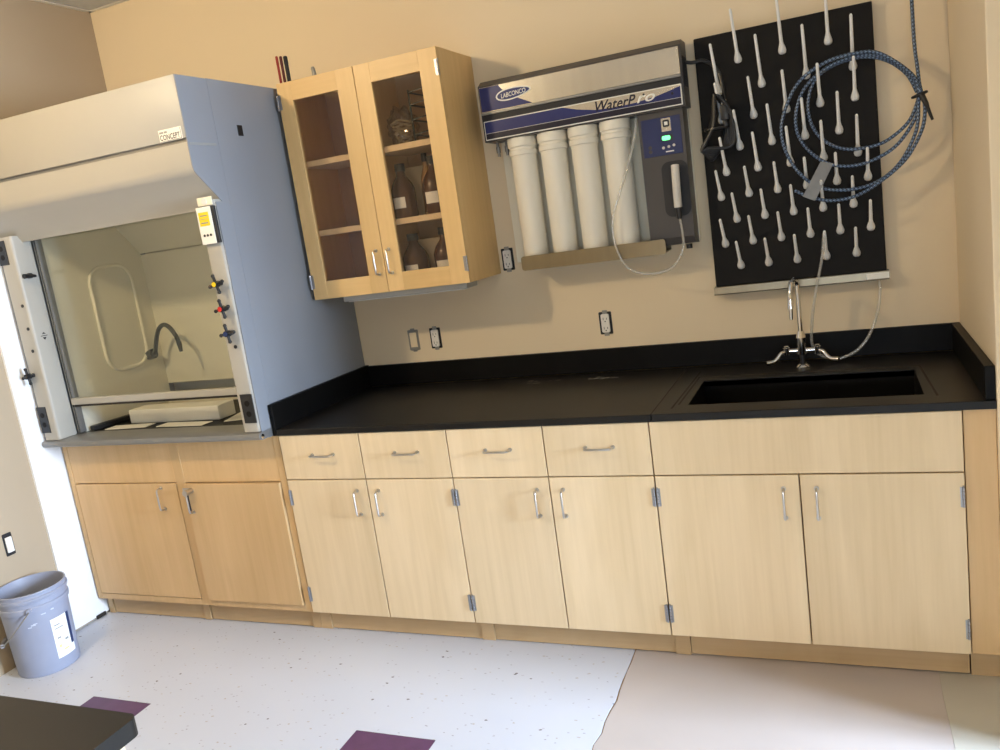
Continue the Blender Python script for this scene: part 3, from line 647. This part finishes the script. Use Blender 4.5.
for z in (.03, .09, .15, .2): b.tube([(.575, -.26, s2+z), (.72, -.26, s2+z+.015), (.72, -.1, s2+z+.015), (.575, -.1, s2+z)], .004, 6, closed=True)
obj('hoops', b, 'dark_green', rk)
for x, y in ((.575, -.26), (.72, -.26), (.72, -.1), (.575, -.1)): obj('leg', B().cyl((x, y, s2), (x, y, s2+.21+(.015 if x > .6 else 0)), .004, n=8), 'dark_green', rk)
tb = bmesh.new(); bmesh.ops.create_icosphere(tb, subdivisions=4, radius=1)
for v in tb.verts:
    f = 1+.16*math.sin(7*v.co.x+3*v.co.z)*math.cos(6*v.co.y-4*v.co.z)+.07*math.sin(17*v.co.z+9*v.co.x)
    v.co = (.49+v.co.x*.062*f, -.19+v.co.y*.075*f, s2+.0745+max(-.0735, v.co.z*.085*f))
bag = thing('plastic_bag', 'crumpled clear plastic bag of pale tubing on the top glazed shelf', 'bag', (.49, -.19, s2))
b = B(); b.add(tb); obj('film', b, 'bag_film', bag)
b = B()
for k in range(7):
    a0 = random.uniform(0, 6.28); b.tube([(.49+(.025+.004*k)*math.cos(a0+i*.8), -.19+(.028+.003*k)*math.sin(a0+i*.8), s2+.02+.013*k+.006*math.sin(i*2+k)) for i in range(8)], .004, 6, sub=3, closed=True)
obj('tubing', b, 'cream_card', bag, True)

# ------------------------------------------------------------------ water purifier
PY = -.15
t = thing('water_purifier', 'wall mounted water purifier with four white filter canisters', 'water purifier', (1.25, -.08, 1.39))
obj('chassis', B().box(.86, 1.655, -.022, -.001, 1.43, 2.16, .002), 'liner_trim', t)
ho = obj('housing', B().prism([(-.0225, 1.945), (-.0225, 2.19), (-.11, 2.19), (PY+.004, 2.168), (PY+.004, 1.945)], .838, 1.668, 'x'), 'control_grey', t)
obj('upper_panel', B().box(.842, 1.661, PY-.002, PY+.0035, 2.062, 2.162, .0015, 1), 'steel', ho, label='brushed steel upper panel')
obj('blue_wedge', B().prism([(.845, 2.066), (1.068, 2.066), (1.0, 2.1), (.955, 2.128), (.93, 2.16), (.845, 2.16)], PY-.003, PY-.0021, 'y'), 'blue_panel', ho)
obj('panel_lip', B().box(.842, 1.661, PY-.006, PY+.003, 2.053, 2.062, .001, 1), 'grey_steel', ho)
obj('recess', B().box(.842, 1.661, PY-.001, PY+.0035, 2.028, 2.0525), 'ink', ho)
obj('lower_panel', B().box(.847, 1.66, PY-.006, PY+.0035, 1.951, 2.0275, .0015, 1), 'label_paper', ho)
z0, z1 = 1.955, 2.0235
obj('navy_band', B().box(.851, 1.656, PY-.0068, PY-.0061, z0, z0+.022), 'navy_panel', ho)
sw1 = [(.851, z0+.0235), (1.656, z0+.0235), (1.656, z1-.004)] + [(1.62, z0+.055), (1.56, z0+.042), (1.48, z0+.034), (1.40, z0+.031), (1.32, z0+.036), (1.25, z0+.05), (1.19, z1)] + [(.851, z1)]
obj('blue_band', B().prism(sw1, PY-.0068, PY-.0061, 'y'), 'blue_panel', ho)
obj('steel_swoosh', B().prism([(1.19, z1), (1.25, z0+.05), (1.32, z0+.036), (1.40, z0+.031), (1.48, z0+.034), (1.56, z0+.042), (1.62, z0+.055), (1.656, z1-.004), (1.656, z1)], PY-.0066, PY-.0061, 'y'), 'steel', ho)
text('WaterP', 1.325, 1.485, PY-.0074, z0+.027, z0+.066, .35, 'navy_panel', ho, bold=.012); text('ro', 1.488, 1.56, PY-.0074, z0+.030, z0+.056, .35, 'label_paper', ho, bold=.012)  # glare put into the lettering: the last letters are drawn washed-out white
obj('rivet', B().cyl((1.517, PY-.006, z0+.058), (1.517, PY-.0085, z0+.058), .004, n=12), 'ink', ho); obj('rivet', B().cyl((1.625, PY-.006, z0+.042), (1.625, PY-.0085, z0+.042), .005, n=12), 'ink', ho)
def leaf(w, h, n=24): return [(.992+w*math.cos(2*math.pi*i/n), 2.118+h*math.sin(2*math.pi*i/n)*(1-.25*math.cos(2*math.pi*i/n))+.10*w*math.cos(2*math.pi*i/n)*.6) for i in range(n)]
em = obj('emblem', B().prism(leaf(.078, .023), PY-.0038, PY-.0031, 'y'), 'label_paper', ho, label='oval maker emblem'); obj('emblem_field', B().prism(leaf(.071, .018), PY-.0043, PY-.0039, 'y'), 'blue_panel', ho)
text('LABCONCO', .938, 1.046, PY-.0048, 2.108, 2.126, .1, 'label_paper', ho, rot=.06, bold=.01)
b = B()
for k in range(7): b.box(1.668, 1.6695, -.13+k*.014, -.124+k*.014, 2.02, 2.13)
obj('vent_slots', b, 'ink', ho)
for x in (.979, 1.111, 1.243, 1.376):
    prof = [(0, 1.425), (.05, 1.43), (.053, 1.445), (.0545, 1.86), (.056, 1.872), (.0605, 1.876), (.0605, 1.893), (.057, 1.897), (.057, 1.905), (.0625, 1.91), (.0625, 1.944), (0, 1.944)]
    obj('filter_canister', B().lathe(prof, Matrix.Translation((x, -.087, 0)), 28), 'canister', t, True)
tr = B(); tr.prism(rrect(.93, 1.541, 1.40, 1.46, .012, 4), -.157, -.153, 'y'); tr.box(.935, 1.537, -.1525, -.023, 1.408, 1.411); tr.box(.935, 1.537, -.0265, -.0225, 1.408, 1.455)
obj('drip_tray', tr, 'steel_dull', t, True, 'stainless tray lip beneath the canisters')
cu = obj('control_unit', B().prism([(-.0225, 1.425), (-.0225, 1.9445), (-.13, 1.9445), (-.13, 1.46), (-.118, 1.432)], 1.478, 1.652, 'x'), 'control_grey', t, label='dark grey control unit')
obj('keypad', B().box(1.489, 1.64, -.1325, -.1302, 1.778, 1.92, .001, 1), 'control_blue', cu)
kp = obj('keypad_badge', B().box(1.567, 1.603, -.1338, -.1326, 1.866, 1.915), 'steel', cu); obj('badge_frame', B().prism(rrect(1.573, 1.598, 1.882, 1.909, .006, 3), -.1345, -.1339, 'y'), 'ink', cu); obj('badge_mark', B().box(1.579, 1.592, -.1351, -.1346, 1.889, 1.902), 'label_paper', cu)
obj('status_lamp', B().prism(rrect(1.565, 1.597, 1.833, 1.850, .006, 3), -.1345, -.1326, 'y'), 'green_lamp', cu, label='lit green status display')
obj('status_bezel', B().prism(rrect(1.561, 1.607, 1.829, 1.854, .008, 3), -.1332, -.1325, 'y'), 'dark_green', cu)
for x, z in ((1.567, 1.806), (1.588, 1.808), (1.608, 1.811)): obj('key', B().cyl((x, -.1325, z), (x, -.1342, z), .0055, n=14), 'handset_grey', cu)
for z in (1.798, 1.814): obj('key', B().cyl((1.516, -.1325, z), (1.516, -.134, z), .007, n=14), 'control_grey', cu)
obj('key_mark', B().box(1.575, 1.606, -.1335, -.1326, 1.788, 1.7925), 'label_paper', cu)
obj('handset_recess', B().prism(rrect(1.55, 1.651, 1.54, 1.752, .03, 5), -.1315, -.1301, 'y'), 'ink', cu)
hs = obj('dispenser_handset', B().tube([(1.607, -.15, 1.735), (1.6065, -.155, 1.70), (1.606, -.16, 1.64), (1.605, -.158, 1.575)], .0155, 14, sub=4), 'handset_grey', t, True, 'pale grey dispenser handset')
obj('handset_tip', B().cyl((1.605, -.158, 1.575), (1.606, -.157, 1.53), .013, .009), 'black_plastic', hs, True)
obj('tail_fitting', B().cyl((1.62, -.08, 1.4255), (1.62, -.08, 1.408), .012), 'black_plastic', cu, True)
for x in (.866, .905):
    vv = obj('inlet_fitting', B().cyl((x, -.08, 1.945), (x, -.08, 1.925), .006).cyl((x, -.08, 1.925), (x, -.08, 1.9), .009).cyl((x, -.08, 1.9), (x, -.08, 1.885), .006), 'grey_steel', t, True)
pts = [(1.606, -.157, 1.535), (1.612, -.16, 1.47), (1.608, -.165, 1.41), (1.565, -.17, 1.35), (1.505, -.172, 1.332), (1.44, -.172, 1.336), (1.379, -.172, 1.372), (1.345, -.172, 1.46), (1.345, -.17, 1.56), (1.384, -.165, 1.661), (1.43, -.15, 1.77), (1.462, -.13, 1.88), (1.47, -.115, 1.942)]
obj('supply_tube', B().tube(pts, .005, 10, sub=6), 'clear_tubing', t, True, 'clear plastic tube looping below the handset')

# ------------------------------------------------------------------ drying rack
bx0, bx1 = 1.703, 2.327
t = thing('drying_rack', 'black wall mounted glassware drying rack with white pegs', 'drying rack', (2.015, -.02, 1.207))
obj('board', B().box(bx0, bx1, -.04, -.001, 1.238, 2.192, .004), 'board_black', t)
obj('drip_trough', B().prism([(-.002, 1.238), (-.002, 1.205), (-.062, 1.207), (-.066, 1.211), (-.066, 1.238), (-.063, 1.238), (-.063, 1.213), (-.0415, 1.21), (-.0415, 1.238)], bx0-.006, bx1+.008, 'x'), 'steel_dull', t, label='stainless drip trough')
obj('trough_label', B().box(bx1-.07, bx1+.006, -.0668, -.0661, 1.213, 1.235), 'label_paper', t)
def peg_mesh(L, ang):
    b = B(); dirv = Vector((0, -math.cos(ang), math.sin(ang)))
    prof = [(0, -.012), (.0135, -.010), (.0145, -.002), (.0125, .010), (.0085, .024), (.0064, .036), (.0050, L-.004), (.0036, L), (0, L+.0008)]
    b.lathe(prof, dirv.to_track_quat('Z', 'Y').to_matrix().to_4x4(), 12)
    me = bpy.data.meshes.new('peg'); b.bm.to_mesh(me); b.bm.free(); me.materials.append(MATS['peg_white'])
    me.polygons.foreach_set('use_smooth', [True]*len(me.polygons)); return me
ms, mm, ml = peg_mesh(.142, math.radians(45)), peg_mesh(.175, math.radians(46)), peg_mesh(.208, math.radians(48)), 
rows = [(1.316, 1.807, .1052, 5, ms), (1.407, 1.755, .1054, 6, ms), (1.499, 1.807, .1052, 5, ms), (1.590, 1.755, .1054, 6, ms),
        (1.682, 1.783, .1176, 5, mm), (1.771, 1.841, .118, 4, mm), (1.878, 1.783, .1178, 5, mm), (1.985, 1.781, .1575, 4, ml), (2.088, 1.861, .158, 3, ml)]
for z, x, dx, n, me in rows:
    for k in range(n): inst('peg', me, (x+k*dx, -.044, z), t)

# blue braided hose coil
def hose_obj(name, pts, r, parent, n=10, sub=6):
    P = spline([Vector(p) for p in pts], sub)
    b = B().tube(P, r, n, cap=False); me = bpy.data.meshes.new(name); b.bm.to_mesh(me); b.bm.free()
    s = [0]
    for i in range(1, len(P)): s.append(s[-1]+(P[i]-P[i-1]).length)
    uv = me.uv_layers.new(name='UVMap')
    for pl_ in me.polygons:
        for li in pl_.loop_indices:
            vi = me.loops[li].vertex_index; i, k = divmod(vi, n)
            ks = [divmod(me.loops[q].vertex_index, n)[1] for q in pl_.loop_indices]
            kk = n if (k == 0 and max(ks) == n-1) else k
            uv.data[li].uv = (s[i]/.0065+kk*4/n, kk*6/n)
    return obj(name, me, 'braided_hose', parent, True)
t = thing('hose_coil', 'coiled blue braided hose hanging over the drying rack pegs', 'hose', (2.24, -.1, 1.53))
L1 = [(2.451, 1.853), (2.422, 1.919), (2.361, 1.977), (2.282, 2.004), (2.192, 1.995), (2.129, 1.961), (2.098, 1.895), (2.1, 1.814), (2.138, 1.743), (2.205, 1.7), (2.28, 1.692), (2.347, 1.705), (2.415, 1.752), (2.446, 1.808)]
L2 = [(2.454, 1.852), (2.429, 1.917), (2.347, 1.99), (2.268, 2.01), (2.17, 1.991), (2.09, 1.936), (2.053, 1.854), (2.055, 1.773), (2.097, 1.701), (2.156, 1.653), (2.231, 1.635), (2.307, 1.647), (2.382, 1.687), (2.443, 1.769), (2.453, 1.821)]
L3 = [(2.455, 1.851), (2.435, 1.915), (2.34, 2.002), (2.261, 2.018), (2.163, 2.007), (2.068, 1.955), (2.01, 1.853), (1.999, 1.766), (2.025, 1.68), (2.068, 1.615), (2.127, 1.57), (2.219, 1.552), (2.31, 1.567), (2.386, 1.623), (2.441, 1.723), (2.453, 1.82)]
L4 = [(2.469, 1.824), (2.47, 1.779), (2.457, 1.72), (2.407, 1.635), (2.324, 1.569), (2.232, 1.526), (2.148, 1.523), (2.087, 1.543), (2.03, 1.576)]
pts = [(2.43, -.08, H-.003), (2.435, -.08, 2.6), (2.446, -.085, 2.3), (2.449, -.095, 2.026), (2.455, -.10, 1.935)]
tot = [(x, -.09, z) for x, z in L1]+[(x, -.10, z) for x, z in L2]+[(x, -.112, z) for x, z in L3]
tot += [(2.46, -.115, 1.86)]
hose_obj('coil', tot, .0062, t); hose_obj('drop_line', pts+[(2.459, -.105, 1.874), (2.466, -.118, 1.835)]+[(x, -.122, z) for x, z in L4], .0062, t)
obj('cable_tie', B().tube([(2.435+.022*(1+math.cos(a)), -.105+.024*math.sin(a), 1.842+.006*math.cos(a)) for a in [i*.5236 for i in range(12)]], .005, 8, closed=True).tube([(2.462, -.125, 1.838), (2.474, -.13, 1.808), (2.479, -.13, 1.79), (2.492, -.128, 1.75)], lambda u: .008*(1-.7*u)+.002, 8, sub=4), 'black_plastic', t, True)
b = B(); P = [(2.126, 1.667), (2.168, 1.653), (2.098, 1.529), (2.056, 1.551)]; b.prism(P, -.136, -.1345, 'y')
tg = obj('hang_tag', b, 'tag_film', t, label='grey plastic hang tag'); 

# black power cord gathered on the rack pegs
t = thing('power_cord', 'black power cord gathered in a bundle on the drying rack', 'cord', (1.77, -.1, 1.73))
pts = [(1.672, -.10, 2.108), (1.70, -.10, 2.10), (1.745, -.10, 2.098), (1.79, -.10, 2.055), (1.805, -.105, 1.98)]
for k in range(7):
    o_ = .007*k
    pts += [(1.80+o_*.6, -.085-.009*k, 1.90), (1.785+o_, -.085-.009*k, 1.80-o_*.5), (1.74, -.08-.009*k, 1.735+o_), (1.715-o_*.1, -.08-.009*k, 1.775), (1.742+o_*.5, -.085-.009*k, 1.86), (1.775, -.088-.009*k, 1.935+o_*.8)]
obj('cable', B().tube(pts, .0068, 8, sub=5), 'black_plastic', t, True)
obj('plug', B().box(1.79, 1.822, -.145, -.112, 1.868, 1.925, .008).box(1.797, 1.815, -.138, -.118, 1.845, 1.87, .005), 'black_plastic', t, True)
obj('prongs', B().box(1.797, 1.799, -.131, -.124, 1.924, 1.942).box(1.812, 1.814, -.131, -.124, 1.924, 1.942), 'satin_nickel', t)
obj('wrap_band', B().tube([(1.772+.045*math.cos(a), -.105+.038*math.sin(a), 1.845) for a in [i*.5236 for i in range(12)]], .006, 8, closed=True), 'black_plastic', t, True)

# clear drain tube from trough
pts = [(2.12, -.13, 1.408), (2.108, -.13, 1.318), (2.079, -.13, 1.2), (2.058, -.128, 1.088), (2.052, -.125, .99), (2.083, -.12, .945), (2.139, -.115, .928), (2.207, -.11, .955), (2.255, -.1, 1.012), (2.288, -.085, 1.1), (2.299, -.06, 1.17), (2.3, -.05, 1.204)]
single('drain_tube', B().tube(pts, .0055, 10, sub=6), 'clear_tubing', 'clear drain tube looping below the rack trough behind faucet', 'tube', (2.16, -.11, .925), smooth=True)

# ------------------------------------------------------------------ wall outlets
def outlet(x, z, label, blank=False):
    o = thing('wall_outlet', label, 'outlet', (x, -.002, z), 'uncovered outlets on the back wall')
    w, h = .028, .049
    obj('box_opening', B().prism(rrect(x-w, x+w, z-h, z+h, .004, 2), -.0018, -.0003, 'y'), 'ink' if not blank else 'galv', o)
    obj('strap', B().box(x-.011, x+.011, -.0035, -.0019, z-.056, z+.056, .0006, 1), 'galv', o)
    if not blank:
        obj('receptacle', B().prism(rrect(x-.018, x+.018, z-.04, z+.04, .006, 3), -.0095, -.0036, 'y'), 'white_plastic', o)
        for dz in (-.02, .02):
            b = B(); b.box(x-.0085, x-.0065, -.0101, -.0096, z+dz-.006, z+dz+.005); b.box(x+.0065, x+.0085, -.0101, -.0096, z+dz-.005, z+dz+.004); b.cyl((x, -.0096, z+dz-.012), (x, -.0101, z+dz-.012), .0028, n=10)
            obj('slots', b, 'ink', o)
    else:
        obj('cover_insert', B().box(x-.018, x+.018, -.0045, -.0036, z-.034, z+.036), 'wall_paint', o)
        obj('screw_tab', B().box(x-.02, x+.02, -.006, -.0036, z-.05, z-.036, .001, 1).box(x-.02, x+.014, -.006, -.0036, z+.038, z+.05, .001, 1), 'galv', o)
outlet(.273, 1.124, 'empty galvanised outlet box beside a white receptacle above the counter', True)
outlet(.391, 1.125, 'uncovered white receptacle beside the empty galvanised box')
outlet(.809, 1.449, 'uncovered white receptacle between wall cabinet and water purifier')
outlet(1.22, 1.126, 'uncovered white receptacle below the water purifier tray')
o = thing('side_outlet', 'uncovered white receptacle on the side wall above the bucket', 'outlet', (XL+.002, -1.12, .535))
obj('box_opening', B().prism(rrect(-1.142, -1.098, .482, .584, .004, 2), XL+.0003, XL+.0018, 'x'), 'ink', o)
obj('receptacle', B().box(XL+.0019, XL+.010, -1.135, -1.105, .497, .566, .002), 'white_plastic', o)

# ------------------------------------------------------------------ bucket
bx, by = -1.134, -1.178
t = thing('bucket', 'grey plastic bucket with wire handle standing by the side wall', 'bucket', (bx, by, 0))
T_ = Matrix.Translation((bx, by, .0005))
prof = [(0, .004), (.122, .004), (.128, .0), (.131, .006), (.1405, .29), (.147, .292), (.1485, .298), (.1485, .312), (.1435, .316), (.1435, .334), (.150, .337), (.1525, .344), (.1525, .352), (.1465, .355), (.1465, .366), (.150, .369), (.149, .374), (.143, .374), (.140, .36), (.127, .02), (0, .018)]
prof = [(r*.935, z) for r, z in prof]
bu = obj('shell', B().lathe(prof, T_, 48), 'bucket_grey', t, True)
def on(a, z, off=.0): r = .935*(.131+.0095*(z-.006)/.284)+off; return (bx+r*math.cos(a), by+r*math.sin(a), z)
def patch(a0, a1, z0, z1, m, name, off=.0012, n=10):
    b = B(); t_ = bmesh.new()
    A = [[t_.verts.new(on(a0+(a1-a0)*i/n, z, off)) for i in range(n+1)] for z in (z0, z1)]
    for i in range(n): t_.faces.new((A[0][i], A[0][i+1], A[1][i+1], A[1][i]))
    b.add(t_); return obj(name, b, m, t, True)
patch(-.30, .42, .055, .235, 'label_paper', 'label'); patch(.28, .42, .09, .235, 'blue_button', 'label_stripe', .0016)
for k, (a0, z0, w, h, m) in enumerate(((-.22, .20, .2, .006, 'grey_print'), (-.22, .185, .3, .005, 'grey_print'), (-.2, .14, .12, .008, 'grey_print'), (-.2, .1, .1, .012, 'faded_yellow'), (-.05, .08, .2, .008, 'faded_yellow'), (0.05, .12, .14, .01, 'grey_print'))): patch(a0, a0+w, z0, z0+h, m, 'label_print', .0017, 4)
for a0, z0, w, h in ((-.85, .235, .14, .006), (-.95, .228, .12, .005), (-.78, .240, .12, .004), (-.5, .272, .14, .004), (-.2, .277, .1, .005)): patch(a0, a0+w, z0, z0+h, 'paint_splash', 'paint_splash', .0013, 4)
ah = -.78
ear = on(ah, .305, .014); ear2 = on(ah+math.pi, .305, .014)
hd = []
axis = Vector((math.cos(ah), math.sin(ah), 0)); side = Vector((math.cos(ah-math.pi/2), math.sin(ah-math.pi/2), 0))
for i in range(25):
    u = i/24; hd.append(tuple(Vector((bx, by, .305))+.152*(math.cos(math.pi*u)*axis+math.sin(math.pi*u)*side)+Vector((0, 0, -.16*math.sin(math.pi*u)))))
hn = obj('wire_handle', B().tube(hd, .003, 8), 'galv', t, True)
obj('handle_ear', B().cyl(on(ah, .305, .004), on(ah, .305, .018), .011, n=14), 'bucket_grey', t, True); obj('handle_ear', B().cyl(on(ah+math.pi, .305, .004), on(ah+math.pi, .305, .018), .011, n=14), 'bucket_grey', t, True)
q = [Vector(hd[10]), Vector(hd[11]), Vector(hd[12]), Vector(hd[13]), Vector(hd[14])]; obj('hand_grip', B().tube(q, .009, 10), 'bucket_inside', t, True)

# ------------------------------------------------------------------ bench in the foreground
t = thing('lab_bench', 'wooden lab bench with thick black epoxy top standing in the room', 'bench', (.2, -2.95, 0))
BX0, BX1, BY0, BY1 = -.75, 1.055, -3.32, -2.545
top = B(); top.prism(rrect(BX0, BX1, BY0, BY1, .018, 5), .868, .90, 'z')
obj('worktop', top, 'epoxy_top', t, label='black epoxy bench top')
b = B(); b.box(BX0+.05, BX1-.03, BY0+.05, BY1-.03, .1, .866)
obj('body', b, 'maple', t)
for k in range(4):
    x0 = BX0+.06+k*.43
    d = obj('door', B().box(x0, x0+.42, BY1-.03, BY1-.012, .11, .69, .001, 1), 'maple', t); obj('drawer', B().box(x0, x0+.42, BY1-.03, BY1-.012, .695, .86, .001, 1), 'maple', t)
obj('toe_kick', B().box(BX0+.1, BX1-.08, BY0+.1, BY1-.1, .0005, .1), 'maple_toe', t)
